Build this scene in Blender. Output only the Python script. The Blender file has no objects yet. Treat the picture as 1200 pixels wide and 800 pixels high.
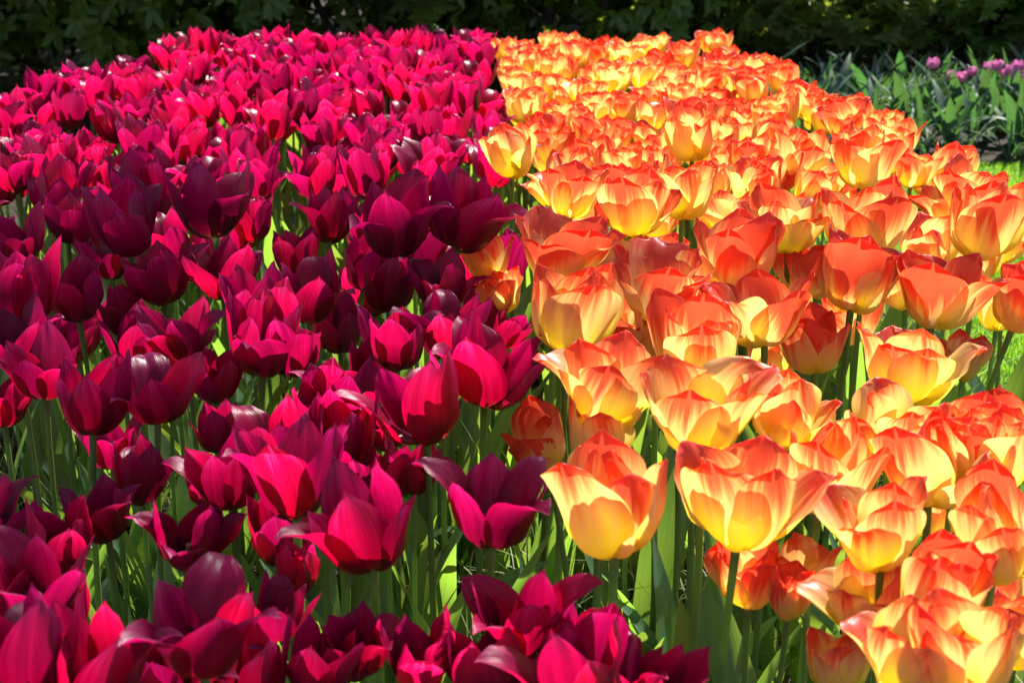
import bpy, math, random
from mathutils import Vector, Matrix, noise
C = bpy.context.scene
COL = C.collection
R = math.radians
PI = math.pi

# ------------------------------------------------------------------ camera, light, exposure
F, CX, CY, PITCH, CAMH = 1700.0, 600.0, 400.0, 18.0, 1.0      # focal length in pixels of the 1200 wide photo
cam = bpy.data.objects.new('camera', bpy.data.cameras.new('camera'))
COL.objects.link(cam)
cam.location = (0, 0, CAMH)
cam.rotation_euler = (R(90 - PITCH), 0, 0)
cam.data.sensor_width = 36
cam.data.lens = 36 * F / 1200
cam.data.clip_start = 0.02
cam.data.clip_end = 300
cam.data.dof.use_dof = True
cam.data.dof.focus_distance = 1.75
cam.data.dof.aperture_fstop = 11
C.camera = cam

SUN_EL, SUN_AZ = 50.0, 28.0          # azimuth of the sun from +Y (away from camera) towards +X (right)
world = bpy.data.worlds.new('World'); C.world = world; world.use_nodes = True
wn = world.node_tree.nodes; wl = world.node_tree.links
sky = wn.new('ShaderNodeTexSky'); sky.sky_type = 'NISHITA'; sky.sun_disc = False
sky.sun_elevation = R(SUN_EL); sky.sun_rotation = R(SUN_AZ)
wl.new(sky.outputs[0], wn['Background'].inputs[0]); wn['Background'].inputs[1].default_value = 0.058
sun = bpy.data.objects.new('sun', bpy.data.lights.new('sun', 'SUN')); COL.objects.link(sun)
sun.data.energy = 5.0; sun.data.angle = R(0.5); sun.data.color = (1, 0.95, 0.86)
SD = Vector((math.sin(R(SUN_AZ)) * math.cos(R(SUN_EL)), math.cos(R(SUN_AZ)) * math.cos(R(SUN_EL)), math.sin(R(SUN_EL))))
sun.rotation_euler = SD.to_track_quat('Z', 'Y').to_euler()
sun.location = (3, 6, 8)
C.view_settings.view_transform = 'Standard'; C.view_settings.look = 'None'
C.view_settings.exposure = 1.45; C.view_settings.gamma = 1; C.view_settings.use_curve_mapping = False
C.cycles.max_bounces = 8; C.cycles.diffuse_bounces = 5; C.cycles.transmission_bounces = 6; C.cycles.glossy_bounces = 3
C.cycles.sample_clamp_indirect = 8
C.cycles.use_denoising = True

_p = R(PITCH)
def ray(px, py):
    x = (px - CX) / F; y = -(py - CY) / F
    return Vector((x, math.cos(_p) + y * math.sin(_p), -math.sin(_p) + y * math.cos(_p)))   # depth 1
def on_plane(px, py, z):
    d = ray(px, py); t = (z - CAMH) / d.z
    return Vector((0, 0, CAMH)) + d * t, t
def project(p):
    q = p - Vector((0, 0, CAMH))
    depth = q.y * math.cos(_p) - q.z * math.sin(_p)
    v = q.y * math.sin(_p) + q.z * math.cos(_p)
    return CX + F * q.x / depth, CY - F * v / depth, depth

# ------------------------------------------------------------------ materials
def new_mat(name):
    m = bpy.data.materials.new(name); m.use_nodes = True
    nt = m.node_tree; nt.nodes.clear()
    return m, nt, nt.nodes, nt.links
def ramp(ns, pts, interp='LINEAR'):
    r = ns.new('ShaderNodeValToRGB'); r.color_ramp.interpolation = interp
    e = r.color_ramp.elements
    while len(e) < len(pts): e.new(0.5)
    for k, (p, c) in enumerate(pts):
        e[k].position = p; e[k].color = (*c, 1) if len(c) == 3 else c
    return r
def math_node(ns, ls, op, a, b=None, clamp=False):
    n = ns.new('ShaderNodeMath'); n.operation = op; n.use_clamp = clamp
    for k, v in enumerate((a, b)):
        if v is None: continue
        if isinstance(v, (int, float)): n.inputs[k].default_value = v
        else: ls.new(v, n.inputs[k])
    return n.outputs[0]
def mixrgb(ns, ls, f, a, b, mode='MIX'):
    n = ns.new('ShaderNodeMix'); n.data_type = 'RGBA'; n.blend_type = mode
    for sock, v in ((n.inputs[0], f), (n.inputs[6], a), (n.inputs[7], b)):
        if isinstance(v, (int, float)): sock.default_value = v
        elif isinstance(v, tuple): sock.default_value = (*v, 1)
        else: ls.new(v, sock)
    return n.outputs[2]
def hsv(ns, ls, col, h, s, v):
    n = ns.new('ShaderNodeHueSaturation')
    ls.new(col, n.inputs['Color'])
    for k, x in (('Hue', h), ('Saturation', s), ('Value', v)):
        if isinstance(x, (int, float)): n.inputs[k].default_value = x
        else: ls.new(x, n.inputs[k])
    return n.outputs[0]
def streaks(ns, ls, su, sv, detail=3):
    tc = ns.new('ShaderNodeUVMap')
    mp = ns.new('ShaderNodeMapping'); mp.inputs['Scale'].default_value = (su, sv, 1)
    ls.new(tc.outputs[0], mp.inputs[0])
    oi = ns.new('ShaderNodeObjectInfo')
    nz = ns.new('ShaderNodeTexNoise'); nz.noise_dimensions = '4D'
    nz.inputs['Scale'].default_value = 1; nz.inputs['Detail'].default_value = detail
    ls.new(mp.outputs[0], nz.inputs['Vector'])
    w = math_node(ns, ls, 'MULTIPLY', oi.outputs['Random'], 40.0)
    ls.new(w, nz.inputs['W'])
    return nz.outputs['Fac'], tc.outputs[0], oi.outputs['Random']
def leafy_shader(ns, ls, dcol, tcol, tfac, rough, bump, spec=0.5, bstr=0.3, bdist=0.002, coat=0.0):
    pb = ns.new('ShaderNodeBsdfPrincipled')
    ls.new(dcol, pb.inputs['Base Color'])
    if isinstance(rough, (int, float)): pb.inputs['Roughness'].default_value = rough
    else: ls.new(rough, pb.inputs['Roughness'])
    pb.inputs['Specular IOR Level'].default_value = spec
    if coat:
        pb.inputs['Coat Weight'].default_value = coat; pb.inputs['Coat Roughness'].default_value = 0.25
    tr = ns.new('ShaderNodeBsdfTranslucent'); ls.new(tcol, tr.inputs['Color'])
    if bump is not None:
        b = ns.new('ShaderNodeBump'); b.inputs['Strength'].default_value = bstr; b.inputs['Distance'].default_value = bdist
        ls.new(bump, b.inputs['Height']); ls.new(b.outputs[0], pb.inputs['Normal']); ls.new(b.outputs[0], tr.inputs['Normal'])
    mx = ns.new('ShaderNodeMixShader'); mx.inputs[0].default_value = tfac
    ls.new(pb.outputs[0], mx.inputs[1]); ls.new(tr.outputs[0], mx.inputs[2])
    out = ns.new('ShaderNodeOutputMaterial'); ls.new(mx.outputs[0], out.inputs[0])

def mat_magenta(name='magenta petal', deep=False):
    m, nt, ns, ls = new_mat(name)
    f, uv, rnd = streaks(ns, ls, 13, 0.8)
    fine = ns.new('ShaderNodeTexNoise'); fm = ns.new('ShaderNodeMapping'); fm.inputs['Scale'].default_value = (70, 2.2, 1)
    ls.new(uv, fm.inputs[0]); ls.new(fm.outputs[0], fine.inputs['Vector']); fine.inputs['Scale'].default_value = 1; fine.inputs['Detail'].default_value = 2
    f = math_node(ns, ls, 'ADD', math_node(ns, ls, 'MULTIPLY', f, 0.6), math_node(ns, ls, 'MULTIPLY', fine.outputs[0], 0.4))
    sp = ns.new('ShaderNodeSeparateXYZ'); ls.new(uv, sp.inputs[0])
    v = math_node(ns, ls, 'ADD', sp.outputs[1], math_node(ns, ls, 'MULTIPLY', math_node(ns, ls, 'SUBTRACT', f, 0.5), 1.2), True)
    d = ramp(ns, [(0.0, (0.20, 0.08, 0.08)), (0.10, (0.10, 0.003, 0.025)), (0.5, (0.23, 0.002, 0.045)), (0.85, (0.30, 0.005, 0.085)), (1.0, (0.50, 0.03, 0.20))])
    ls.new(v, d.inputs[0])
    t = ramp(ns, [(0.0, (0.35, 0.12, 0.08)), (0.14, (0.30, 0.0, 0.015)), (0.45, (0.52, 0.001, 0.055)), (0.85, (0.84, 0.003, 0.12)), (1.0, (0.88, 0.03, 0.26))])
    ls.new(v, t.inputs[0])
    val = math_node(ns, ls, 'ADD', math_node(ns, ls, 'MULTIPLY', rnd, 0.5), 0.6)
    hue = math_node(ns, ls, 'ADD', math_node(ns, ls, 'MULTIPLY', rnd, 0.02), 0.49)
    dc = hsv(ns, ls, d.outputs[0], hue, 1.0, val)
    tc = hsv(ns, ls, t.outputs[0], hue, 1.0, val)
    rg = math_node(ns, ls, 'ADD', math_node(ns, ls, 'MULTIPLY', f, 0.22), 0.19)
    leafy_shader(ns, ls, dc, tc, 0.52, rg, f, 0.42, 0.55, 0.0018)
    return m
def mat_orange(name='orange and yellow petal', shift=0.0):
    m, nt, ns, ls = new_mat(name)
    f, uv, rnd = streaks(ns, ls, 13, 0.9)
    sp = ns.new('ShaderNodeSeparateXYZ'); ls.new(uv, sp.inputs[0])
    fine = ns.new('ShaderNodeTexNoise'); fm = ns.new('ShaderNodeMapping'); fm.inputs['Scale'].default_value = (60, 1.6, 1)
    ls.new(uv, fm.inputs[0]); ls.new(fm.outputs[0], fine.inputs['Vector']); fine.inputs['Scale'].default_value = 1; fine.inputs['Detail'].default_value = 2
    f = math_node(ns, ls, 'ADD', math_node(ns, ls, 'MULTIPLY', f, 0.72), math_node(ns, ls, 'MULTIPLY', fine.outputs[0], 0.28))
    ax = math_node(ns, ls, 'ABSOLUTE', math_node(ns, ls, 'SUBTRACT', math_node(ns, ls, 'MULTIPLY', sp.outputs[0], 2.0), 1.0))
    # red flame: up the midrib and round the tip, yellow towards the base and the flanks
    flame = math_node(ns, ls, 'MULTIPLY', math_node(ns, ls, 'SUBTRACT', 0.45, ax), 0.35)
    v = math_node(ns, ls, 'ADD', sp.outputs[1], flame)
    v = math_node(ns, ls, 'ADD', v, math_node(ns, ls, 'MULTIPLY', math_node(ns, ls, 'SUBTRACT', f, 0.485), 0.95))
    v = math_node(ns, ls, 'ADD', v, math_node(ns, ls, 'MULTIPLY', math_node(ns, ls, 'SUBTRACT', rnd, 0.47 - shift), 0.30), True)
    d = ramp(ns, [(0.0, (0.78, 0.62, 0.03)), (0.3, (0.92, 0.70, 0.09)), (0.54, (0.94, 0.64, 0.28)), (0.76, (0.91, 0.42, 0.20)), (0.88, (0.84, 0.16, 0.07)), (1.0, (0.75, 0.07, 0.05))], 'B_SPLINE')
    ls.new(v, d.inputs[0])
    t = ramp(ns, [(0.0, (0.92, 0.80, 0.02)), (0.3, (0.99, 0.86, 0.06)), (0.54, (0.99, 0.79, 0.24)), (0.76, (0.98, 0.52, 0.15)), (0.88, (0.93, 0.19, 0.05)), (1.0, (0.86, 0.07, 0.03))], 'B_SPLINE')
    ls.new(v, t.inputs[0])
    rg = math_node(ns, ls, 'ADD', math_node(ns, ls, 'MULTIPLY', f, 0.25), 0.26)
    leafy_shader(ns, ls, d.outputs[0], t.outputs[0], 0.52, rg, f, 0.5, 0.4, 0.0014)
    return m
def mat_leaf(name, d0, d1, t0, t1, tfac=0.4, rough=0.42, su=22, sv=0.6, bstr=0.3, hue=0.03, spec=0.5):
    m, nt, ns, ls = new_mat(name)
    f, uv, rnd = streaks(ns, ls, su, sv)
    d = mixrgb(ns, ls, f, d0, d1); t = mixrgb(ns, ls, f, t0, t1)
    h = math_node(ns, ls, 'ADD', math_node(ns, ls, 'MULTIPLY', rnd, hue), 0.5 - hue / 2)
    val = math_node(ns, ls, 'ADD', math_node(ns, ls, 'MULTIPLY', rnd, 0.5), 0.75)
    leafy_shader(ns, ls, hsv(ns, ls, d, h, 1.0, val), hsv(ns, ls, t, h, 1.0, val), tfac, rough, f, spec, bstr, 0.001)
    return m
def mat_plain(name, cols, scale=8, rough=0.8, bdist=0.01, spec=0.3, coords='Object'):
    m, nt, ns, ls = new_mat(name)
    tc = ns.new('ShaderNodeTexCoord')
    nz = ns.new('ShaderNodeTexNoise'); nz.inputs['Scale'].default_value = scale; nz.inputs['Detail'].default_value = 8
    ls.new(tc.outputs[coords], nz.inputs['Vector'])
    r = ramp(ns, [(0.25 + 0.5 * k / (len(cols) - 1), c) for k, c in enumerate(cols)]); ls.new(nz.outputs[0], r.inputs[0])
    pb = ns.new('ShaderNodeBsdfPrincipled'); ls.new(r.outputs[0], pb.inputs['Base Color'])
    pb.inputs['Roughness'].default_value = rough; pb.inputs['Specular IOR Level'].default_value = spec
    b = ns.new('ShaderNodeBump'); b.inputs['Distance'].default_value = bdist; b.inputs['Strength'].default_value = 0.7
    ls.new(nz.outputs[0], b.inputs['Height']); ls.new(b.outputs[0], pb.inputs['Normal'])
    o = ns.new('ShaderNodeOutputMaterial'); ls.new(pb.outputs[0], o.inputs[0])
    return m

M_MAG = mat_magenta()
M_ORA = mat_orange()
M_SCA = mat_orange('scarlet and yellow petal', 0.62)
M_STEM = mat_leaf('tulip stem', (0.13, 0.21, 0.06), (0.22, 0.32, 0.09), (0.25, 0.4, 0.06), (0.35, 0.5, 0.09), 0.35, 0.4, 5, 1)
M_LEAF = mat_leaf('tulip leaf', (0.055, 0.125, 0.065), (0.11, 0.20, 0.11), (0.20, 0.44, 0.02), (0.46, 0.66, 0.08), 0.46, 0.36)
M_LEAF2 = mat_leaf('grey green leaf', (0.055, 0.11, 0.075), (0.11, 0.175, 0.13), (0.07, 0.18, 0.03), (0.12, 0.26, 0.05), 0.34, 0.5, spec=0.2)
M_PINK = mat_leaf('lilac pink petal', (0.62, 0.16, 0.44), (0.8, 0.4, 0.66), (0.85, 0.2, 0.55), (0.92, 0.4, 0.7), 0.4, 0.5, 9, 1)
M_PISTIL = mat_plain('pistil', [(0.25, 0.3, 0.08), (0.5, 0.48, 0.12)], 200, 0.6, 0.0005)
M_ANTHER = mat_plain('anther', [(0.02, 0.012, 0.03), (0.06, 0.03, 0.05)], 300, 0.8, 0.0005)
M_SHRUB = mat_leaf('shrub leaf', (0.055, 0.125, 0.022), (0.20, 0.25, 0.05), (0.3, 0.5, 0.03), (0.5, 0.55, 0.06), 0.38, 0.34, 3, 5, 0.25, 0.05, 0.3)
M_TREE = mat_leaf('tree leaf', (0.03, 0.07, 0.02), (0.06, 0.12, 0.03), (0.10, 0.22, 0.02), (0.16, 0.3, 0.03), 0.15, 0.45, 3, 5)
M_BARK = mat_plain('bark', [(0.03, 0.022, 0.016), (0.09, 0.07, 0.05), (0.14, 0.12, 0.09)], 14, 0.9, 0.02)
M_SOIL = mat_plain('garden soil', [(0.008, 0.006, 0.004), (0.022, 0.016, 0.011), (0.038, 0.028, 0.018)], 22, 0.95, 0.03)
M_LAWN = mat_plain('lawn base', [(0.03, 0.07, 0.008), (0.06, 0.13, 0.015)], 30, 0.9, 0.01)
M_GRASS = mat_leaf('grass blade', (0.06, 0.15, 0.015), (0.10, 0.22, 0.02), (0.28, 0.52, 0.02), (0.42, 0.66, 0.03), 0.5, 0.4, 3, 1, hue=0.09)
M_STRAW = mat_leaf('weed blade', (0.09, 0.16, 0.04), (0.20, 0.22, 0.10), (0.3, 0.5, 0.05), (0.4, 0.5, 0.1), 0.35, 0.45, 3, 1)

# ------------------------------------------------------------------ mesh building
class MB:
    def __init__(self): self.v = []; self.f = []; self.uv = []; self.mi = []
    def grid(self, rows, mi=0, closed=False):
        """rows of points of equal length; uv = (across, along)"""
        b = len(self.v); n = len(rows); m = len(rows[0])
        for r in rows: self.v += [tuple(p) for p in r]
        mm = m if closed else m - 1
        for i in range(n - 1):
            for j in range(mm):
                j2 = (j + 1) % m
                self.f.append((b + i * m + j, b + i * m + j2, b + (i + 1) * m + j2, b + (i + 1) * m + j))
                u0, u1 = j / mm, (j + 1) / mm; w0, w1 = i / (n - 1), (i + 1) / (n - 1)
                self.uv += [(u0, w0), (u1, w0), (u1, w1), (u0, w1)]
                self.mi.append(mi)
    def petal_grid(self, rows, us, mi=0):
        b = len(self.v); n = len(rows); m = len(rows[0])
        for r in rows: self.v += [tuple(p) for p in r]
        for i in range(n - 1):
            for j in range(m - 1):
                self.f.append((b + i * m + j, b + i * m + j + 1, b + (i + 1) * m + j + 1, b + (i + 1) * m + j))
                u0, u1 = j / (m - 1), (j + 1) / (m - 1)
                self.uv += [(u0, us[i]), (u1, us[i]), (u1, us[i + 1]), (u0, us[i + 1])]
                self.mi.append(mi)
    def tube(self, pts, rad, seg=7, mi=0):
        rows = []
        up = Vector((0.3, 1, 0.1)).normalized()
        for i, p in enumerate(pts):
            t = (pts[min(i + 1, len(pts) - 1)] - pts[max(i - 1, 0)]).normalized()
            a = t.cross(up).normalized(); c = t.cross(a)
            r = rad[i] if isinstance(rad, (list, tuple)) else rad
            rows.append([p + (a * math.cos(2 * PI * k / seg) + c * math.sin(2 * PI * k / seg)) * r for k in range(seg)])
        self.grid(rows, mi, True)
    def tri_leaf(self, p, d, n, L, W, fold=0.25, mi=0, droop=0.0):
        """a pointed leaf of 6 quads folded on its midrib"""
        s = d.cross(n).normalized(); b = len(self.v)
        prof = ((0.0, 0.05), (0.3, 0.85), (0.62, 1.0), (0.88, 0.55), (1.0, 0.04))
        for t, w in prof:
            c = p + d * (L * t) - n * (droop * L * t * t)
            e = s * (W * 0.5 * w); up = n * (fold * W * 0.5 * w)
            self.v += [tuple(c - e + up), tuple(c), tuple(c + e + up)]
        for i in range(len(prof) - 1):
            for j in (0, 1):
                self.f.append((b + 3 * i + j, b + 3 * i + j + 1, b + 3 * i + j + 4, b + 3 * i + j + 3))
                t0, t1 = prof[i][0], prof[i + 1][0]
                self.uv += [(j / 2, t0), ((j + 1) / 2, t0), ((j + 1) / 2, t1), (j / 2, t1)]
                self.mi.append(mi)
    def add(self, other, mi=None, mat=None):
        b = len(self.v)
        self.v += [tuple(mat @ Vector(p)) for p in other.v] if mat else other.v
        self.f += [tuple(b + k for k in f) for f in other.f]
        self.uv += other.uv; self.mi += other.mi if mi is None else [mi] * len(other.mi)
    def mesh(self, name, mats):
        me = bpy.data.meshes.new(name); me.from_pydata(self.v, [], self.f)
        l = me.uv_layers.new(name='UVMap'); l.data.foreach_set('uv', [c for u in self.uv for c in u])
        me.polygons.foreach_set('material_index', self.mi)
        me.polygons.foreach_set('use_smooth', [True] * len(self.f))
        for m in mats: me.materials.append(m)
        me.update()
        return me
def put(name, me, parent=None, loc=(0, 0, 0), rot=(0, 0, 0), scale=(1, 1, 1)):
    o = bpy.data.objects.new(name, me); COL.objects.link(o)
    o.location = loc; o.rotation_euler = rot; o.scale = scale
    if parent: o.parent = parent
    return o
def tag(o, label=None, cat=None, group=None, kind=None):
    if label: o['label'] = label
    if cat: o['category'] = cat
    if group: o['group'] = group
    if kind: o['kind'] = kind
    return o
def lerpkeys(keys, u):
    for (a, x), (b, y) in zip(keys, keys[1:]):
        if u <= b:
            t = (u - a) / (b - a); t = t * t * (3 - 2 * t)
            return x + (y - x) * t
    return keys[-1][1]

def petal_mb(rng, az, L, W, keys, r0=0.004, pointed=False, ruffle=0.0, bend=0.0, curl=0.0, wrap=1.12, NU=16, NV=11, fold=0.0):
    a_, b_ = (1.75, 0.78) if pointed else (3.8, 0.47)
    c, r, z = [], r0, 0.0
    N = 80; last = 0
    for k in range(N + 1):
        u = k / N; th = R(lerpkeys(keys, u))
        c.append((r, z, th)); r += math.cos(th) * L / N; z += math.sin(th) * L / N
    seed = Vector((rng.uniform(-50, 50), rng.uniform(-50, 50), rng.uniform(-50, 50)))
    ph = rng.uniform(0, 6.3); rows, us = [], []
    ca, sa = math.cos(az), math.sin(az)
    tipskew = rng.uniform(-0.12, 0.12)
    for i in range(NU + 1):
        s = i / NU; u = 1 - (1 - s) ** 1.5
        UM = 0.56
        if u < UM: sh = 0.32 + 0.68 * math.sin(PI * 0.5 * u / UM)
        else:
            t = (u - UM) / (1 - UM); sh = (1 - min(t, 0.9995) ** a_) ** b_
        hw = W * 0.5 * max(sh, 0.015)
        us.append(u)
        row = []
        for j in range(NV):
            v = -1 + 2 * j / (NV - 1)
            # petal ends follow an arc, not a straight row
            uu = min(1.0, max(0.0, u * (1 - (0.10 if not pointed else 0.05) * abs(v) ** 2.2 * u) + tipskew * 0.15 * v * u * u))
            kf = uu * N; k0 = min(int(kf), N - 1); fr = kf - k0
            cr = c[k0][0] * (1 - fr) + c[k0 + 1][0] * fr; cz = c[k0][1] * (1 - fr) + c[k0 + 1][1] * fr
            th = c[k0][2]
            rho = max(min(cr, 0.05) * wrap * (1 + 0.7 * u ** 3), hw / 1.25)
            phi = v * hw / rho
            nin = rho * (1 - math.cos(phi)) + fold * abs(v) * hw * u
            y = rho * math.sin(phi) + bend * uu * uu
            q = v * sh; aq = abs(q)
            nin += -curl * aq ** 3 * uu ** 2 * 0.011
            nin += ruffle * 0.0042 * math.sin(ph + 5.0 * uu + 3.4 * q) * aq ** 1.3 * uu ** 1.3
            nin += ruffle * 0.0013 * math.sin(ph * 2 + 8.5 * q) * uu ** 4 * min(1, sh * 1.5)
            nin += 0.0045 * noise.noise(seed + Vector((q * 1.2, uu * 1.7, 0))) + 0.0012 * noise.noise(seed * 1.7 + Vector((q * 5, uu * 2.2, 3)))
            nin -= 0.0011 * math.exp(-(q / 0.13) ** 2) * min(1, uu * 3)
            tip = 0.0022 * noise.noise(seed + Vector((q * 3.0, 9, 4))) * uu ** 4
            x = cr - math.sin(th) * nin + math.cos(th) * tip
            zz = cz + math.cos(th) * nin + math.sin(th) * tip
            row.append((x * ca - y * sa, x * sa + y * ca, zz))
        rows.append(row)
    mb = MB(); mb.petal_grid(rows, us); return mb

# angle profiles (degrees above horizontal along the petal)
PROF = {
    'closed': [(0, 8), (.16, 48), (.38, 80), (.65, 97), (1, 104)],
    'cup':    [(0, 2), (.15, 32), (.40, 76), (.7, 88), (1, 86)],
    'open':   [(0, 6), (.18, 40), (.42, 70), (.72, 76), (1, 66)],
    'wide':   [(0, 4), (.18, 34), (.42, 62), (.72, 62), (1, 44)],
    'flare':  [(0, 4), (.16, 38), (.36, 68), (.56, 62), (.78, 30), (1, -8)],
}
def bloom(seed, kind, form, NU=22, NV=15):
    """list of six petal builders, outer three first"""
    rng = random.Random(seed); out = []
    a0 = rng.uniform(0, 2 * PI)
    order = {'closed': ('closed', 'closed'), 'cup': ('cup', 'closed'), 'open': ('open', 'cup'), 'wide': ('wide', 'open'), 'flare': ('flare', 'open')}[form]
    for ring in (0, 1):
        for k in range(3):
            f = order[ring]
            if ring == 0 and form in ('open', 'cup') and rng.random() < ((0.55 if form == 'open' else 0.3) if kind == 'magenta' else (0.35 if form == 'open' else 0.08)): f = 'flare' if kind == 'magenta' or rng.random() < 0.5 else 'wide'
            if ring == 0 and form == 'flare' and rng.random() < 0.35: f = 'open'
            if ring == 1 and rng.random() < 0.25: f = 'cup' if f != 'cup' else 'open'
            keys = [(u, a + rng.uniform(-5, 5) * (u > 0.1)) for u, a in PROF[f]]
            L = (0.098 if kind == 'magenta' else 0.086) * rng.uniform(0.92, 1.08) * (1.0 if ring == 0 else 0.96)
            W = (0.051 if kind == 'magenta' else 0.068) * rng.uniform(0.92, 1.08) * (1.0 if ring == 0 else 1.04)
            az = a0 + (k + 0.5 * ring) * 2 * PI / 3 + rng.uniform(-0.14, 0.14)
            out.append(petal_mb(rng, az, L, W, keys, 0.0045 - 0.0015 * ring, kind == 'magenta' and rng.random() < 0.85,
                                rng.uniform(0.5, 1.4) if kind == 'magenta' else rng.uniform(0.9, 2.1),
                                rng.uniform(-0.025, 0.025), rng.uniform(-0.2, 0.9 if f in ('flare', 'wide') else 0.3),
                                rng.uniform(1.0, 1.2), NU, NV, rng.uniform(0.05, 0.3) if f in ('flare', 'wide') else 0))
    return out
def stem_mb(rng, top_lean, H=0.45, seg=7, below=0.04):
    mb = MB(); pts, rad = [], []
    w = rng.uniform(-0.012, 0.012); n = 11
    ll = top_lean * 0.16
    for k in range(n):
        t = k / (n - 1); z = -below + (H + below) * t
        x = ll * (t ** 2.4 - 1) + w * math.sin(PI * t); y = 0.006 * math.sin(2.2 * PI * t + w * 100)
        pts.append(Vector((x, y * (1 - t), z))); rad.append(0.0042 - 0.0012 * t + (0.0010 if k == n - 1 else 0))
    mb.tube(pts, rad, seg); return mb
def blade_mb(rng, az, L, W, lean0, lean1, base=0.012, NU=14, NV=5, cup=0.35, twist=0.0, offx=0.0):
    """a strap or lance shaped leaf rising from the ground, folded and arching outward"""
    rows = []; x, z = base, 0.0; th = lean0; N = NU
    side = rng.uniform(-0.06, 0.06); wv = rng.uniform(0, 6)
    ca, sa = math.cos(az), math.sin(az)
    for i in range(N + 1):
        u = i / N; th = R(90 - (lean0 + (lean1 - lean0) * u ** 1.6))
        if i: x += math.cos(th) * L / N; z += math.sin(th) * L / N
        sh = math.sin(PI * min(1, (0.12 + 0.88 * u)) ** 0.75) ** 0.9 if u < 1 else 0.02
        sh = max(sh, 0.02) if u > 0.5 else max(sh, 0.35)
        hw = W * 0.5 * sh; row = []
        tw = twist * u + 0.25 * math.sin(wv + 3 * u)
        for j in range(NV):
            v = -1 + 2 * j / (NV - 1)
            nin = cup * abs(v) ** 1.4 * hw * (1.4 - u) + 0.06 * hw * math.sin(wv + 14 * u + 2 * v) * abs(v)
            yy = v * hw * math.cos(cup * (1 - u)); 
            yy, nin = yy * math.cos(tw) - nin * math.sin(tw), yy * math.sin(tw) + nin * math.cos(tw)
            X = x - math.sin(th) * nin; Z = z + math.cos(th) * nin; Y = yy + side * u * u * L * 2
            row.append((X * ca - Y * sa, X * sa + Y * ca, Z))
        rows.append(row)
    mb = MB(); mb.grid(rows); return mb
def pistil_mb():
    mb = MB()
    mb.tube([Vector((0, 0, z)) for z in (0.002, 0.012, 0.022, 0.026, 0.029)], [0.003, 0.0038, 0.003, 0.0045, 0.001], 8, 0)
    for k in range(6):
        a = k * PI / 3 + 0.3; d = Vector((math.cos(a), math.sin(a), 0))
        mb.tube([d * 0.003 + Vector((0, 0, 0.002)), d * 0.008 + Vector((0, 0, 0.012)), d * 0.010 + Vector((0, 0, 0.018))], 0.0008, 5, 0)
        mb.tube([d * 0.010 + Vector((0, 0, 0.016)), d * 0.0108 + Vector((0, 0, 0.022)), d * 0.0112 + Vector((0, 0, 0.030))], [0.001, 0.0019, 0.0008], 6, 1)
    return mb

# ------------------------------------------------------------------ ground
def sheet(name, pts, z, mat, kind='structure', sub=None):
    me = bpy.data.meshes.new(name); me.from_pydata([(x, y, z) for x, y in pts], [], [tuple(range(len(pts)))])
    me.materials.append(mat); o = put(name, me); o['kind'] = kind; return o
sheet('ground', [(-90, -60), (90, -60), (90, 120), (-90, 120)], -0.004, M_SOIL)
def lawn_sheet():
    mb = MB(); rows = []
    for i in range(41):
        y = -1 + 6.1 * i / 40
        rows.append([(0.93 + 0.03 * math.sin(y * 1.3) + 0.02 * noise.noise((y * 3, 0, 0)), y, 0.0), (6.0, y, 0.0)])
    mb.grid(rows); o = put('lawn', mb.mesh('lawn', [M_LAWN])); o['kind'] = 'structure'
lawn_sheet()
def flower_soil():
    rng = random.Random(5); mb = MB(); rows = []
    nx, ny = 90, 190
    for i in range(ny + 1):
        y = -0.2 + 5.4 * i / ny
        row = []
        for j in range(nx + 1):
            x = -2.1 + 3.02 * j / nx
            h = 0.018 * noise.noise((x * 9, y * 9, 0)) + 0.010 * noise.noise((x * 30, y * 30, 2)) + 0.02
            edge = min(1, (x + 2.1) / 0.1, (0.92 - x) / 0.1, (y + 0.2) / 0.1, (5.2 - y) / 0.1)
            row.append((x, y, max(0.004, h) * max(edge, 0) + 0.002))
        rows.append(row)
    mb.grid(rows); o = put('flower_bed_soil', mb.mesh('flower_bed_soil', [M_SOIL])); o['kind'] = 'structure'
flower_soil()

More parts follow.
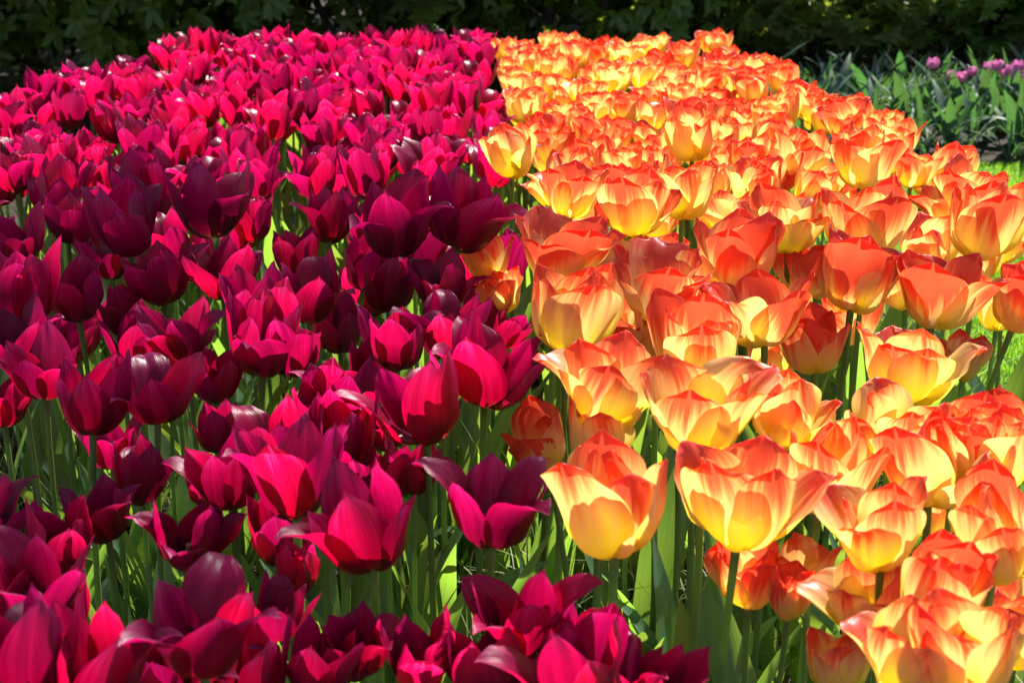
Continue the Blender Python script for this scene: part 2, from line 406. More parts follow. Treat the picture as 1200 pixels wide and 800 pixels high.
# ------------------------------------------------------------------ tulips of the two big beds
# foreground and middle blooms read off the photograph: x, y, width, form, lean (negative = to the left)
MAG = [(-12,605,115,'flare',0),(70,632,80,'cup',0),(125,605,90,'open',-5),(216,628,105,'open',8),(345,560,165,'flare',0),(350,676,40,'closed',0),
 (436,622,136,'open',-8),(38,685,150,'flare',5),(28,775,130,'cup',0),(108,790,115,'cup',0),(236,738,185,'flare',0),(318,722,85,'open',8),(372,778,110,'open',0),
 (575,595,165,'flare',3),(612,725,150,'flare',0),(492,772,105,'open',0),(575,792,95,'cup',0),(682,792,110,'cup',0),(765,812,90,'flare',8),(424,768,70,'open',-6),
 (165,795,95,'cup',5),(460,262,115,'open',0),(535,252,118,'open',8),(425,312,80,'open',12),(515,335,100,'flare',0),(462,402,110,'flare',0),(520,385,100,'open',0),
 (567,432,125,'open',8),(500,478,98,'cup',-4),(405,470,112,'flare',5),(78,262,85,'flare',5),(150,262,82,'cup',0),(250,238,92,'cup',0),(20,345,90,'cup',0),(22,285,75,'open',0),
 (90,345,90,'open',0),(190,325,112,'flare',0),(262,322,85,'open',0),(140,365,60,'cup',0),(217,392,85,'open',-8),(305,398,120,'open',3),(50,435,115,'flare',0),(105,470,88,'cup',0),
 (182,462,125,'flare',3),(378,478,95,'open',0),(362,345,95,'open',0),(398,388,88,'flare',0),(262,505,90,'flare',-8),(322,515,120,'flare',0),(2,470,90,'open',0),(200,425,60,'cup',0),
 (350,300,80,'flare',0),(65,238,70,'open',0),(168,228,66,'cup',0),(385,258,75,'open',0),(455,340,60,'cup',0),(560,372,70,'open',5),(250,445,75,'open',0),(455,560,70,'open',0),
 (300,355,70,'cup',0),(440,440,60,'cup',0),(130,305,65,'open',0),(590,390,60,'flare',12),
 (272,560,105,'open',-4),(410,555,100,'open',4),(165,562,70,'cup',0),(485,555,85,'flare',0),(398,520,80,'cup',0),(455,505,70,'open',0),(245,575,70,'flare',0),(330,622,80,'cup',0),
 (200,792,115,'open',0),(292,792,100,'cup',0),(640,762,120,'open',0),(725,795,90,'flare',5),(62,735,115,'open',0),(-15,722,120,'open',0),(160,400,80,'open',0),(20,400,90,'open',0),
 (340,410,90,'open',0),(75,395,80,'flare',0),(440,300,70,'flare',0),(495,300,75,'open',0),(300,262,75,'flare',0),(200,280,70,'open',0),(110,300,75,'flare',0),(130,520,85,'open',0)]
ORA = [(722,590,135,'cup',0),(643,518,72,'cup',-12),(866,585,152,'open',4),(878,675,85,'cup',0),(925,702,46,'closed',0),(962,550,105,'cup',8),(948,668,82,'open',-6),
 (1035,622,122,'open',0),(1092,545,105,'cup',-5),(1168,628,115,'cup',3),(1022,705,112,'open',-6),(1098,690,112,'cup',5),(982,785,66,'cup',0),(1062,768,130,'open',0),(1135,765,120,'cup',0),(1190,745,90,'cup',0),
 (652,288,135,'wide',0),(665,360,122,'cup',0),(590,342,55,'cup',-10),(572,300,60,'cup',-8),(710,452,132,'open',3),(772,335,112,'open',0),(702,515,82,'cup',0),(792,402,92,'cup',0),
 (898,362,112,'open',0),(865,300,95,'cup',0),(957,402,76,'cup',0),(1000,320,115,'open',8),(958,318,70,'cup',-6),(1095,345,130,'wide',3),(1190,350,80,'cup',12),(1065,430,140,'wide',3),
 (820,408,102,'cup',0),(825,478,142,'open',0),(915,488,88,'cup',4),(1045,500,122,'wide',0),(1122,522,90,'cup',0),(1160,530,100,'cup',0),(1188,485,64,'cup',0),
 (1015,262,92,'cup',0),(1150,262,95,'cup',5),(1132,222,76,'open',10),(735,400,70,'cup',0),(925,260,95,'open',-6),(720,300,70,'cup',0),(1010,185,78,'cup',3),(940,188,58,'cup',0),
 (888,215,70,'open',0),(812,160,58,'cup',0),(800,225,70,'cup',0),(740,245,90,'open',0),(668,225,80,'open',0),(600,180,62,'cup',0),(1085,290,70,'cup',0),(850,250,62,'open',0),
 (1040,152,42,'cup',5),(905,420,60,'cup',0),(1130,420,50,'closed',0),(1100,600,70,'cup',0),(1170,690,80,'cup',0)]
SIZES = {}
def nominal(kind, form):
    if (kind, form) not in SIZES:
        xs = [v for sd_ in range(3) for m in bloom(sd_, kind, form, 6, 5) for v in m.v]
        rr = sorted(math.hypot(v[0], v[1]) for v in xs)
        SIZES[kind, form] = 1.9 * rr[int(len(rr) * 0.93)]
    return SIZES[kind, form]

def bed_has(kind, x, y):
    div = 0.105 - 0.052 * (y - 0.98) if y < 4 else -0.06
    back = 4.52 + 0.10 * math.sin(x * 3)
    if kind == 'magenta':
        left = -1.09 + 0.24 * max(0, y - 3.6)
        return left < x < div - 0.03 and y < back
    return div + 0.03 < x < 0.775 - 0.10 * max(0, y - 2.4) and y < back - 0.22
blooms = []      # kind, x, y, z, scale, form, lean deg, rotz, near
rng = random.Random(11)
for kind, lst in (('magenta', MAG), ('orange', ORA)):
    for (px, py, w, form, lean) in lst:
        p, t = on_plane(px, py, 0.50)
        if kind == 'magenta': w *= 1.08
        s = (w * t / F) / nominal(kind, form)
        hshift = 1.0
        if s > 1.12: hshift = max(0.86, (1.12 / s) ** 0.8)
        if s < 0.85: hshift = min(1.16, (0.85 / s) ** 0.8)
        p = Vector((0, 0, CAMH)) + ray(px, py) * (t * hshift); s *= hshift
        blooms.append([kind, p.x, p.y, p.z - 0.035 * s, max(0.62, min(1.26, s)), form, lean, None])
MIN_Y = 0.80
def far_enough(x, y, dmin):
    for b in blooms:
        if (b[1] - x) ** 2 + (b[2] - y) ** 2 < dmin * dmin: return False
    return True
counts = {'magenta': len(MAG), 'orange': len(ORA)}
LIM = {'magenta': 300, 'orange': 275}
for kind in ('magenta', 'orange'):
    tries = 0
    while counts[kind] < LIM[kind] and tries < 60000:
        tries += 1
        y = 1.75 + (5.0 - 1.75) * rng.random() ** 0.9
        x = rng.uniform(-1.2, 0.1) if kind == 'magenta' else rng.uniform(-0.1, 0.95)
        if not bed_has(kind, x, y): continue
        px, py, dep = project(Vector((x, y, 0.5)))
        if px < -85 or px > 1245: continue
        near = py > 215
        if near and rng.random() < 0.6: continue
        if not far_enough(x, y, 0.100 if near else (0.073 if kind == 'magenta' else 0.075)): continue
        form = rng.choices(['closed', 'cup', 'open', 'flare' if kind == 'magenta' else 'wide'], [1, 2, 5, 5] if kind == 'magenta' else [1, 6, 5, 1])[0]
        z = 0.452 + max(-0.05, min(0.034, rng.gauss(0, 0.026))) - (0.05 if near else 0)
        blooms.append([kind, x, y, z, rng.uniform(0.88, 1.15), form, rng.gauss(0, 6), None]); counts[kind] += 1
print('COUNTS', counts)

FORMS = {'magenta': [('closed', 2), ('cup', 6), ('open', 7), ('flare', 7)], 'orange': [('closed', 2), ('cup', 7), ('open', 7), ('wide', 5)]}
MATS = {'magenta': M_MAG, 'orange': M_ORA}
VAR = {}; FAR = {}
leaf_meshes = []
lr = random.Random(77)
for k in range(12):
    a = lr.uniform(0, 0.01)
    leaf_meshes.append(blade_mb(lr, 0, lr.uniform(0.26, 0.40), lr.uniform(0.034, 0.068), lr.uniform(3, 12), lr.uniform(25, 70), 0.008, twist=lr.uniform(-0.7, 0.7)))
leaf_data = [m.mesh('leaf', [M_LEAF]) for m in leaf_meshes]
stem_data = []; stem_mbs = []
for k in range(8):
    mb = stem_mb(lr, [0.0, 0.15, 0.3, 0.45][k % 4]); stem_mbs.append(mb); stem_data.append(mb.mesh('stem', [M_STEM]))
pist = pistil_mb().mesh('pistil', [M_PISTIL, M_ANTHER])
sd = 100
for kind in FORMS:
    for form, n in FORMS[kind]:
        VAR[kind, form] = []; FAR[kind, form] = []
        for k in range(n):
            sd += 1
            pets = bloom(sd, kind, form)
            VAR[kind, form].append([m.mesh('petal', [MATS[kind]]) for m in pets])
            lo = bloom(sd, kind, form, 11, 9)
            FAR[kind, form].append(lo)

PLACEWORDS = {'closed': 'closed', 'cup': 'cup shaped', 'open': 'half open', 'wide': 'wide open', 'flare': 'flared'}
used_labels = set()
def place_label(kind, form, px, py, w):
    fx = max(0, min(100, round(px / 12))); fy = max(0, min(100, round(py / 8)))
    col = 'deep magenta' if kind == 'magenta' else 'orange and yellow'
    size = 'large' if w > 120 else ('small' if w < 45 else '')
    if py < 0: fy = 0
    base = f"{PLACEWORDS[form]} {col} tulip, {fx}% across and {fy}% down the photo"
    if size: base = size + ' ' + base
    k = base; extra = ['bloom just above it', 'lower bloom there', 'rearmost bloom there', 'hidden bloom there']
    n = 0
    while k in used_labels and n < 9:
        fx2 = max(0, min(1000, round(px / 1.2) + n)) / 10; fy2 = max(0, min(1000, round(py / 0.8))) / 10
        k = f"{PLACEWORDS[form]} {col} tulip, {fx2}% across and {fy2}% down the photo"; n += 1
    used_labels.add(k); return k
SPECIAL = {   # hand written labels of the salient blooms, keyed by their place in the photo
 (722,590): 'round coral and yellow tulip cup with a fully visible stem, beside the bed divide',
 (866,585): 'large orange tulip with one thin petal hanging out left, right of the round coral cup',
 (878,675): 'low orange tulip cup tucked directly beneath the largest orange bloom',
 (925,702): 'small closed red bud low down between stems of the orange bed',
 (643,518): 'small orange tulip leaning left, behind the flared magenta bloom at the bed divide',
 (575,595): 'big flared magenta tulip whose purple glossy petal touches the orange bed',
 (612,725): 'flared magenta tulip at the bottom edge with one petal tip curled up on its left',
 (350,676): 'little closed pink tulip bud low among the stems below the dark magenta blooms',
 (236,738): 'widest magenta tulip at the bottom edge with a sunlit middle petal',
 (250,238): 'dark shaded wine red tulip standing alone above sunlit green leaves',
 (535,252): 'dark shaded wine red tulip with a petal pointing right at the bed divide',
 (652,288): 'shaded scarlet ruffled tulip at the left side of the orange bed',
 (898,362): 'shaded red and yellow tulip cup in the middle of the orange bed',
 (1065,430): 'wide open orange tulip with one long petal reaching right over the lawn',
 (1095,345): 'shaded scarlet wide tulip at the right edge near the lawn',
 (1190,350): 'red and yellow tulip cut by the right edge of the photo, leaning left',
 (1132,222): 'pale lit tulip with outspread petals at the right end next to the lawn',
 (567,432): 'half open magenta tulip with a long petal bent far to the right',
 (500,478): 'magenta cup with bright pink inner face, left of the green arching leaf',
 (305,398): 'tall magenta cup with a pale rimmed rounded front petal',
 (710,452): 'orange tulip with a narrow petal stretched out left over a gap of stems',
 (825,478): 'large orange tulip with pointed left petal and a clear stem below',
}
spec_idx = {}; SCARLET = set()
RED = {(652,288),(772,335),(865,300),(898,362),(1000,320),(958,318),(1095,345),(1190,350),(957,402),(925,702),(643,518),(878,675),(1188,485)}
i0 = 0
for kind, lst in (('magenta', MAG), ('orange', ORA)):
    for it in lst:
        spec_idx[i0] = SPECIAL.get((it[0], it[1]))
        if (it[0], it[1]) in RED: SCARLET.add(i0)
        i0 += 1

def tulip_near(idx, b, rg):
    kind, x, y, z, s, form, lean, _ = b
    px, py, dep = project(Vector((x, y, z + 0.035)))
    root = bpy.data.objects.new(kind + '_tulip', None); COL.objects.link(root)
    w = nominal(kind, form) * s * F / dep
    lab = spec_idx.get(idx) or place_label(kind, form, px, py, w)
    tag(root, lab, kind + ' tulip', 'magenta tulips of the left bed' if kind == 'magenta' else 'orange and yellow tulips of the right bed')
    # lean: stem leans along local +x; choose the direction of local x in the world
    if abs(lean) > 2: rz = (0 if lean > 0 else PI) + rg.uniform(-0.5, 0.5)
    else: rz = rg.uniform(0, 2 * PI)
    tilt = R(max(abs(lean) * 1.6, rg.uniform(1, 9)))
    root.location = (x, y, 0); root.rotation_euler = (0, 0, rz)
    k = min(3, int(tilt / R(7))); sidx = k + 4 * rg.randrange(2)
    put('stem', stem_data[sidx], root, scale=(s ** 0.5, s ** 0.5, z / 0.45))
    roll = rg.uniform(0, 2 * PI)
    m = Matrix.Rotation(tilt, 4, 'Y') @ Matrix.Rotation(roll, 4, 'Z')
    e = m.to_euler()
    pets = rg.choice(VAR[kind, form])
    red = kind == 'orange' and (idx in SCARLET or (idx not in spec_idx and rg.random() < 0.12))
    for me in pets:
        jm = m @ Matrix.Rotation(rg.gauss(0, 0.07), 4, 'X') @ Matrix.Rotation(rg.gauss(0, 0.07), 4, 'Y') @ Matrix.Rotation(rg.gauss(0, 0.10), 4, 'Z')
        ps = s * rg.uniform(0.93, 1.07)
        o = put('petal', me, root, (0, 0, z), jm.to_euler(), (ps, ps, ps * rg.uniform(0.95, 1.1)))
        if red: o.material_slots[0].link = 'OBJECT'; o.material_slots[0].material = M_SCA
    if form in ('open', 'wide', 'flare'): put('pistil', pist, root, (0, 0, z), e, (s, s, s))
    n = rg.choice([2, 3, 3])
    a = rg.uniform(0, 6.28)
    for q in range(n):
        f = rg.uniform(0.8, 1.1) * (1 - 0.12 * q)
        put('leaf', leaf_data[rg.randrange(12)], root, (-0.02, 0, 0.004), (0, 0, a + q * 2.3 + rg.uniform(-.4, .4)), (f, f, f))
    return root
far_data = {}
def far_mesh(kind, form, k):
    key = (kind, form, k)
    if key not in far_data:
        rg = random.Random(hash((form, k)) if False else len(far_data) * 7 + 3)
        mb = MB(); tilt = R(rg.uniform(0, 12))
        m = Matrix.Translation((0, 0, 0.45)) @ Matrix.Rotation(tilt, 4, 'Y')
        for pm in FAR[kind, form][k]: mb.add(pm, 0, m)
        mb.add(stem_mbs[min(3, int(tilt / R(7)))], 1)
        a = rg.uniform(0, 6)
        for q in range(3):
            mb.add(leaf_meshes[rg.randrange(12)], 2, Matrix.Translation((-0.02, 0, 0.004)) @ Matrix.Rotation(a + q * 2.2, 4, 'Z') @ Matrix.Scale(1 - 0.1 * q, 4))
        far_data[key] = mb.mesh('tulip', [MATS[kind], M_STEM, M_LEAF])
    return far_data[key]
def tulip_far(idx, b, rg):
    kind, x, y, z, s, form, lean, _ = b
    px, py, dep = project(Vector((x, y, z + 0.035)))
    k = rg.randrange(len(FAR[kind, form]))
    o = put(kind + '_tulip', far_mesh(kind, form, k), None, (x, y, 0), (0, 0, rg.uniform(0, 6.28)), (s, s, z / 0.45))
    tag(o, place_label(kind, form, px, py, nominal(kind, form) * s * F / dep), kind + ' tulip', 'magenta tulips of the left bed' if kind == 'magenta' else 'orange and yellow tulips of the right bed')
trg = random.Random(2024)
nn = 0
for idx, b in enumerate(blooms):
    dep = project(Vector((b[1], b[2], b[3])))[2]
    if dep < 2.9: tulip_near(idx, b, trg); nn += 1
    else: tulip_far(idx, b, trg)
print('NEAR', nn)

# low tangle of grass and weeds between the stems
def weeds():
    rg = random.Random(9); mb = MB()
    for k in range(15000):
        y = 0.85 + 3.4 * rg.random() ** 1.4; x = rg.uniform(-1.25, 0.9)
        if abs(x) > 0.42 * y + 0.15: continue
        L = rg.uniform(0.05, 0.26); W = rg.uniform(0.0016, 0.0042); a = rg.uniform(0, 6.28); le = rg.uniform(0.1, 1.0)
        d = Vector((math.cos(a), math.sin(a), 0)); s = Vector((-d.y, d.x, 0)); b = len(mb.v)
        for i in range(4):
            t = i / 3; c = Vector((x, y, 0.005)) + d * (le * L * t * t) + Vector((0, 0, L * t * (1 - 0.35 * le * t)))
            w = s * W * (1 - t * 0.92)
            mb.v += [tuple(c - w), tuple(c + w)]
        for i in range(3):
            mb.f.append((b + 2 * i, b + 2 * i + 1, b + 2 * i + 3, b + 2 * i + 2)); mb.uv += [(0, i / 3), (1, i / 3), (1, i / 3 + .33), (0, i / 3 + .33)]; mb.mi.append(0)
    tag(put('weeds', mb.mesh('weeds', [M_STRAW])), 'low tangle of thin grass and weeds between the tulip stems', 'weeds', kind='stuff')
weeds()

# ------------------------------------------------------------------ lawn grass on the right
def lawn_grass():
    rg = random.Random(4); mb = MB()
    for k in range(75000):
        y = rg.uniform(1.9, 5.12); x = rg.uniform(0.90, 1.05 + 0.33 * (y - 1.3))
        L = rg.uniform(0.010, 0.026); W = rg.uniform(0.0011, 0.0021); a = rg.uniform(0, 6.28); le = rg.uniform(0.1, 0.9)
        d = Vector((math.cos(a), math.sin(a), 0)); s = Vector((-d.y, d.x, 0)); b = len(mb.v)
        for i in range(3):
            t = i / 2; c = Vector((x, y, 0)) + d * (le * L * t * t) + Vector((0, 0, L * t * (1 - 0.3 * le * t)))
            w = s * W * (1 - t * 0.9)
            mb.v += [tuple(c - w), tuple(c + w)]
        for i in range(2):
            mb.f.append((b + 2 * i, b + 2 * i + 1, b + 2 * i + 3, b + 2 * i + 2)); mb.uv += [(0, i / 2), (1, i / 2), (1, i / 2 + .5), (0, i / 2 + .5)]; mb.mi.append(0)
    tag(put('grass', mb.mesh('grass', [M_GRASS])), 'short bright green lawn grass right of the orange tulips', 'grass', kind='stuff')
lawn_grass()

# ------------------------------------------------------------------ the small bed behind the lawn
def back_bed():
    rg = random.Random(31)
    sheet_mb = MB(); rows = []
    for i in range(31):
        x = 0.75 + 3.6 * i / 30
        rows.append([(x, 5.1 + 0.04 * math.sin(x * 4), 0.003), (x, 5.6, 0.04), (x, 6.4, 0.04), (x, 6.8, 0.003)])
    sheet_mb.grid(rows); o = put('back_bed_soil', sheet_mb.mesh('back_bed_soil', [M_SOIL])); o['kind'] = 'structure'
    leaves = [blade_mb(rg, 0, rg.uniform(0.22, 0.34), rg.uniform(0.032, 0.060), rg.uniform(8, 32), rg.uniform(45, 115), 0.008, twist=rg.uniform(-0.6, 0.6)).mesh('leaf', [M_LEAF2]) for _ in range(8)]
    leaves += [blade_mb(rg, 0, rg.uniform(0.20, 0.30), rg.uniform(0.02, 0.03), rg.uniform(2, 14), rg.uniform(20, 60), 0.006).mesh('leaf', [M_LEAF2]) for _ in range(3)]
    pts = []
    t = 0
    while len(pts) < 104 and t < 9000:
        t += 1
        y = rg.uniform(5.28, 6.4); x = rg.uniform(0.82, 0.40 * y + 0.12)
        if all((x - a) ** 2 + (y - b) ** 2 > 0.09 ** 2 for a, b in pts): pts.append((x, y))
    for n, (x, y) in enumerate(pts):
        px, py, d = project(Vector((x, y, 0.2)))
        r = bpy.data.objects.new('leafy_plant', None); COL.objects.link(r); r.location = (x, y, 0.02)
        fx, fy = round(px / 1.2) / 10, round(py / 0.8) / 10
        tag(r, f'clump of broad grey green leaves, {fx}% across and {fy}% down the photo', 'plant', 'leafy plants of the back bed')
        a = rg.uniform(0, 6)
        for q in range(rg.choice([4, 5, 6])):
            f = rg.uniform(0.7, 1.12)
            put('leaf', leaves[rg.randrange(len(leaves))], r, (0, 0, 0), (0, 0, a + q * 1.35 + rg.uniform(-.3, .3)), (f, f, f))
    # strap leaved plants along the front edge
    straps = [blade_mb(rg, 0, rg.uniform(0.18, 0.32), rg.uniform(0.006, 0.011), rg.uniform(15, 45), rg.uniform(80, 125), 0.004, NV=3).mesh('leaf', [M_LEAF2]) for _ in range(6)]
    for n in range(17):
        x = 0.92 + n * 0.085 + rg.uniform(-.03, .03); y = 5.2 + rg.uniform(-0.06, 0.05)
        px, py, d = project(Vector((x, y, 0.05)))
        r = bpy.data.objects.new('strap_leaf_plant', None); COL.objects.link(r); r.location = (x, y, 0.004)
        tag(r, f'tuft of thin arching strap leaves on the lawn edge, {round(px/1.2)/10}% across the photo', 'plant', 'strap leaved tufts on the lawn edge')
        for q in range(11):
            f = rg.uniform(0.6, 1.05); put('leaf', straps[rg.randrange(6)], r, (0, 0, 0), (0, 0, rg.uniform(0, 6.28)), (f, f, f))
    # lilac pink buds
    heads = [(1094,75,24,0),(1115,87,19,0),(1128,90,22,0),(1139,83,20,0),(1159,78,21,0),(1169,77,23,0),(1176,84,17,0),(1183,82,22,0),(1193,78,24,0),(1198,89,22,0),(1207,80,22,0)]
    bmb = []
    for k in range(4):
        rr = random.Random(900 + k); ps = MB(); one = []
        for ring in range(3):
            for q in range(4):
                one.append(petal_mb(rr, q * PI / 2 + ring * 0.6, 0.05 - 0.004 * ring, 0.034, [(0, 5), (.2, 50), (.45, 88), (.75, 108), (1, 125)], 0.006 - 0.0015 * ring, False, 0.5, 0, 0, 1.0, 8, 7))
        bmb.append([m.mesh('petal', [M_PINK]) for m in one])
    for n, (px, py, w, _) in enumerate(heads):
        d = ray(px, py); tt = 5.75 / d.y; p = Vector((0, 0, CAMH)) + d * tt
        z = p.z - 0.02
        r = bpy.data.objects.new('pink_tulip', None); COL.objects.link(r); r.location = (p.x, p.y, 0.02)
        tag(r, f'lilac pink double tulip bud above grey leaves, {["leftmost of the row, standing alone and highest","second from left, paler and lower","third from left, low and rounder","fourth from left, beside a whitish bud","fifth from left, touching its right neighbour","sixth from left, broadest of a close pair","seventh from left, small and slightly lower","eighth from left, behind the small one","near the right edge, tallest there","at the right edge, lowest there","cut off by the right edge"][n]}', 'tulip', 'lilac pink tulips of the back bed')
        st = stem_mb(rg, 0, z - 0.02, 6, 0.0).mesh('stem', [M_STEM]); put('stem', st, r)
        s = (w * p.y / F) / 0.068
        e = (rg.uniform(-.12, .12), rg.uniform(-.12, .12), rg.uniform(0, 6))
        for me in bmb[n % 4]: put('petal', me, r, (0, 0, z - 0.02), e, (s, s, s * 0.9))
        for q in range(3):
            f = rg.uniform(0.8, 1.1); put('leaf', leaves[rg.randrange(len(leaves))], r, (0, 0, 0), (0, 0, q * 2.1 + rg.uniform(-.3, .3)), (f, f, f))
back_bed()

# ------------------------------------------------------------------ evergreen shrubs behind
def shrub_meshes(seed, rx, ry, h, zlow, nwh):
    rg = random.Random(seed); crown = MB(); wood = MB()
    seedv = Vector((seed, 3, 1))
    # main stems
    tips = []
    for k in range(7):
        a = k * 0.9 + rg.uniform(-.3, .3); rr = rg.uniform(0.3, 0.75)
        top = Vector((math.cos(a) * rx * rr, math.sin(a) * ry * rr, h * rg.uniform(0.5, 0.85)))
        pts = [Vector((math.cos(a) * 0.05, math.sin(a) * 0.05, -0.03)).lerp(top, t) + Vector((0.05 * math.sin(5 * t + k), 0.05 * math.cos(4 * t + k), -0.12 * math.sin(PI * t))) * (t > 0) for t in (0, .2, .4, .6, .8, 1)]
        for p in pts: p.z = max(p.z, -0.02)
        wood.tube(pts, [0.022, 0.019, 0.016, 0.012, 0.009, 0.005], 7)
        for q in range(5):
            b = pts[1 + q % 4]; aa = a + rg.uniform(-1.2, 1.2); e = b + Vector((math.cos(aa) * rx * 0.5, math.sin(aa) * ry * 0.5, rg.uniform(-0.05, 0.35)))
            e.z = max(e.z, 0.12); wood.tube([b, b.lerp(e, 0.5) + Vector((0, 0, 0.05)), e], [0.008, 0.006, 0.003], 5)
    for k in range(nwh):
        # point in the shell of a lumpy ellipsoid
        th = rg.uniform(0, 2 * PI); cz = rg.uniform(-1, 1)
        sr = math.sqrt(max(0.0, 1 - abs(cz) ** 2.6))
        lump = 1 + 0.26 * noise.noise(seedv + Vector((math.cos(th) * 2.6, math.sin(th) * 2.6, cz * 3.4)))
        f = rg.random() ** 0.30 * lump
        p = Vector((math.cos(th) * sr * rx * f, math.sin(th) * sr * ry * f, zlow + (h - zlow) * (0.5 + 0.5 * cz * min(1, f))))
        out = Vector((p.x / rx, p.y / ry, 0.35 + cz * 0.6)); out = (out.normalized() + Vector((rg.uniform(-.6, .6), rg.uniform(-.6, .6), rg.uniform(-.5, .5)))).normalized()
        if p.z < 0.05: continue
        if noise.noise(p * 3.2 + seedv) < -0.05: continue
        side = out.cross(Vector((0.2, 0.3, 1))).normalized(); up = side.cross(out)
        nl = rg.choice([4, 5, 6, 7]); a0 = rg.uniform(0, 6)
        for q in range(nl):
            a = a0 + q * 2 * PI / nl + rg.uniform(-.25, .25)
            rad = side * math.cos(a) + up * math.sin(a)
            d = (out * rg.uniform(0.3, 0.9) + rad * rg.uniform(0.7, 1.0) + Vector((0, 0, -0.25))).normalized()
            n = (out - d * out.dot(d)).normalized()
            L = rg.uniform(0.05, 0.09)
            crown.tri_leaf(p, d, n, L, L * rg.uniform(0.32, 0.42), 0.22, 0, rg.uniform(0, 0.35))
    return crown.mesh('crown', [M_SHRUB]), wood.mesh('trunk', [M_BARK])
sh = [shrub_meshes(s, 1.0, 0.75, 2.3, 0.02, 4800) for s in (1, 2, 3)]
SH = [(-3.0, 5.5, 0.3, 1.0), (-2.35, 6.25, 2.0, 1.0), (-1.5, 6.35, 4.1, 1.05), (-0.65, 6.75, 1.0, 1.0), (0.35, 7.0, 3.0, 1.05), (1.35, 7.55, 5.0, 1.1), (2.4, 7.75, 0.8, 1.1), (3.5, 7.8, 2.6, 1.1),
      (-4.5, 5.2, 1.0, 1.0), (4.6, 7.7, 1.9, 1.1),
      (-3.4, 7.3, 1.1, 1.2), (-1.9, 7.8, 3.4, 1.2), (-0.3, 8.3, 5.1, 1.2), (1.1, 8.9, 0.5, 1.2), (2.6, 9.1, 2.2, 1.2), (4.2, 9.1, 4.2, 1.2),
      (-4.2, 9.0, 0.3, 1.2), (-2.6, 9.8, 2.3, 1.2), (-0.9, 10.2, 1.2, 1.2), (0.7, 10.7, 4.0, 1.2), (2.3, 10.9, 3.1, 1.2), (3.9, 10.9, 5.2, 1.2)]
SHL = ['cut by the left edge', 'second from the left edge', 'left of the middle', 'behind the back of the magenta bed', 'behind the back of the orange bed', 'right of the middle with low hanging leaves', 'behind the small leafy bed', 'above the lilac pink tulips',
       'outermost on the left', 'outermost on the right', 'in the second row at the far left', 'in the second row behind the magenta bed', 'in the second row behind the middle', 'in the second row right of the middle', 'in the second row behind the small bed', 'in the second row at the far right'] + ['in the rear row, ' + q for q in ('far left', 'second from left', 'third from left', 'third from right', 'second from right', 'far right')]
for k, (x, y, rz, s) in enumerate(SH):
    r = bpy.data.objects.new('evergreen_shrub', None); COL.objects.link(r); r.location = (x, y, 0); r.rotation_euler = (0, 0, rz); r.scale = (s, s, s * (0.58 if x > 0.8 and y < 8.0 else 1.0))
    tag(r, f'dark glossy evergreen shrub in the shaded hedge, {SHL[k]}', 'shrub', 'evergreen shrubs of the dark hedge')
    put('crown', sh[k % 3][0], r); put('trunk', sh[k % 3][1], r)

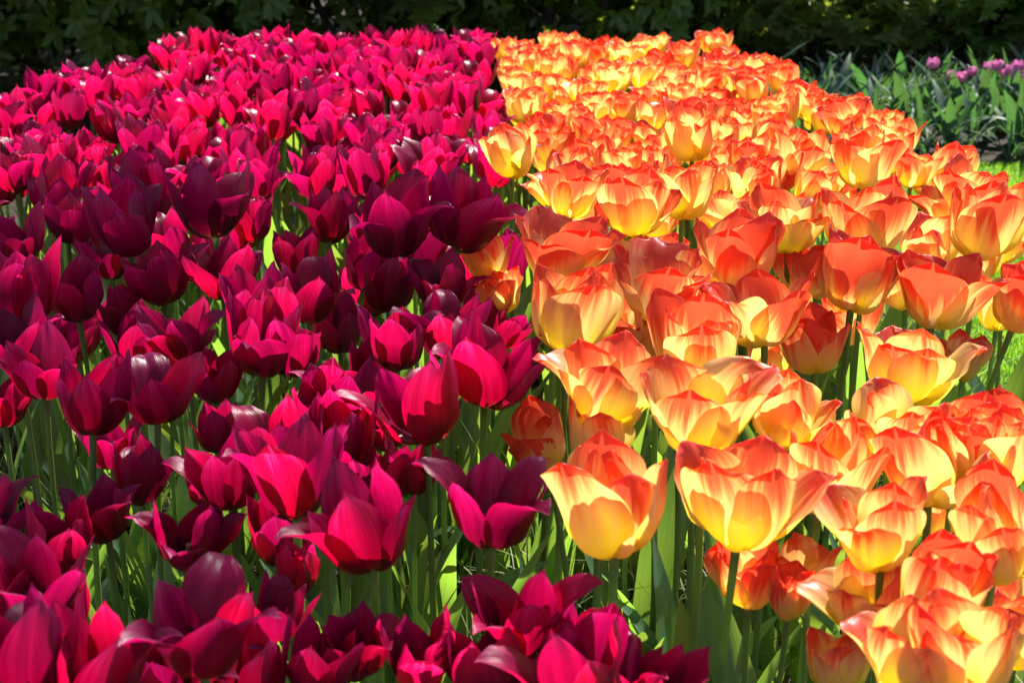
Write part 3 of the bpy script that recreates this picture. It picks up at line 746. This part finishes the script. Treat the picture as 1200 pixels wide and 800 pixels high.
# ------------------------------------------------------------------ unseen tree on the left, boughs placed to throw leaf shade on the beds
def shade_tree():
    rg = random.Random(8)
    base = Vector((-3.1, 4.3, 0)); wood = MB(); crown = MB()
    root = bpy.data.objects.new('tree', None); COL.objects.link(root); root.location = base
    tag(root, 'unseen broadleaf tree left of the magenta bed, boughs placed to dapple the flower beds', 'tree')
    top = Vector((0.1, 0.1, 7.0))
    tr = [Vector((0.06 * math.sin(k), 0.05 * math.cos(k * 1.3), -0.1 + 7.1 * k / 9)) for k in range(10)]
    wood.tube(tr, [0.22, 0.17, 0.155, 0.145, 0.13, 0.115, 0.10, 0.08, 0.05, 0.02], 12)
    H = 4.4
    off = Vector((SD.x, SD.y, 0)) / SD.z
    # patches on the flower tops that should lie in leaf shade: x, y, radius, leaf clusters
    SHADE = [(-0.85, 1.35, 0.22, 9, 0.5), (-0.45, 1.2, 0.22, 9, 0.5), (-0.35, 0.95, 0.22, 8, 0.5), (-0.55, 1.62, 0.22, 6, 0.5), (-0.25, 4.55, 0.25, 22, 0.5), (-0.6, 4.55, 0.2, 12, 0.5)]
    DARK = {(460,262),(535,252),(250,238),(150,262),(78,262),(65,238),(168,228),(22,285),(385,258),(652,288),(772,335),(898,362),(958,318),(1095,345),(575,595),(125,605)}
    for q, it in enumerate(MAG + ORA):
        if (it[0], it[1]) in DARK:
            b = blooms[q]; SHADE.append((b[1], b[2], 0.085 if q < len(MAG) else 0.07, (9 if it[1] < 400 else 4) if q < len(MAG) else 3, b[3] + 0.05))  # leaf bunches hung sunward of chosen blooms to darken them
    for n, (x, y, rad, cl, zt) in enumerate(SHADE):
        h = H + rg.uniform(-0.5, 0.5)
        c = Vector((x, y, zt)) + off * (h - zt); c.z = h; c -= base
        # a limb from the trunk to the patch
        st = tr[5 + n % 3]; mid = st.lerp(c, 0.5) + Vector((0, 0, 0.5))
        pts = [st, st.lerp(mid, 0.5) + Vector((0, 0, 0.12)), mid, mid.lerp(c, 0.5) + Vector((0, 0, 0.08)), c]
        wood.tube(pts, [0.03, 0.018, 0.009, 0.005, 0.003], 7)
        for q in range(cl):
            rr = rad * math.sqrt(rg.random()); a = rg.uniform(0, 6.28)
            p = c + Vector((math.cos(a) * rr, math.sin(a) * rr, rg.uniform(-0.12, 0.12)))
            for w in range(4):
                d = Vector((rg.uniform(-1, 1), rg.uniform(-1, 1), rg.uniform(-0.5, 0.1))).normalized()
                nn_ = Vector((rg.uniform(-.4, .4), rg.uniform(-.4, .4), 1)).normalized()
                crown.tri_leaf(p + d * 0.02, d, nn_, rg.uniform(0.06, 0.10), rg.uniform(0.035, 0.055), 0.1)
    # the crown's own mass round the trunk
    for q in range(900):
        v = Vector((rg.gauss(0, 1), rg.gauss(0, 1), rg.gauss(0, 1))).normalized() * rg.random() ** 0.4
        p = Vector((v.x * 1.9 - 1.2, v.y * 1.9, 5.9 + v.z * 1.4))
        for w in range(5):
            d = Vector((rg.uniform(-1, 1), rg.uniform(-1, 1), rg.uniform(-0.8, 0.3))).normalized()
            crown.tri_leaf(p + d * 0.03, d, Vector((rg.uniform(-.5, .5), rg.uniform(-.5, .5), 1)).normalized(), rg.uniform(0.07, 0.12), rg.uniform(0.04, 0.07), 0.1)
    put('trunk', wood.mesh('trunk', [M_BARK]), root); put('crown', crown.mesh('crown', [M_TREE]), root)
shade_tree()
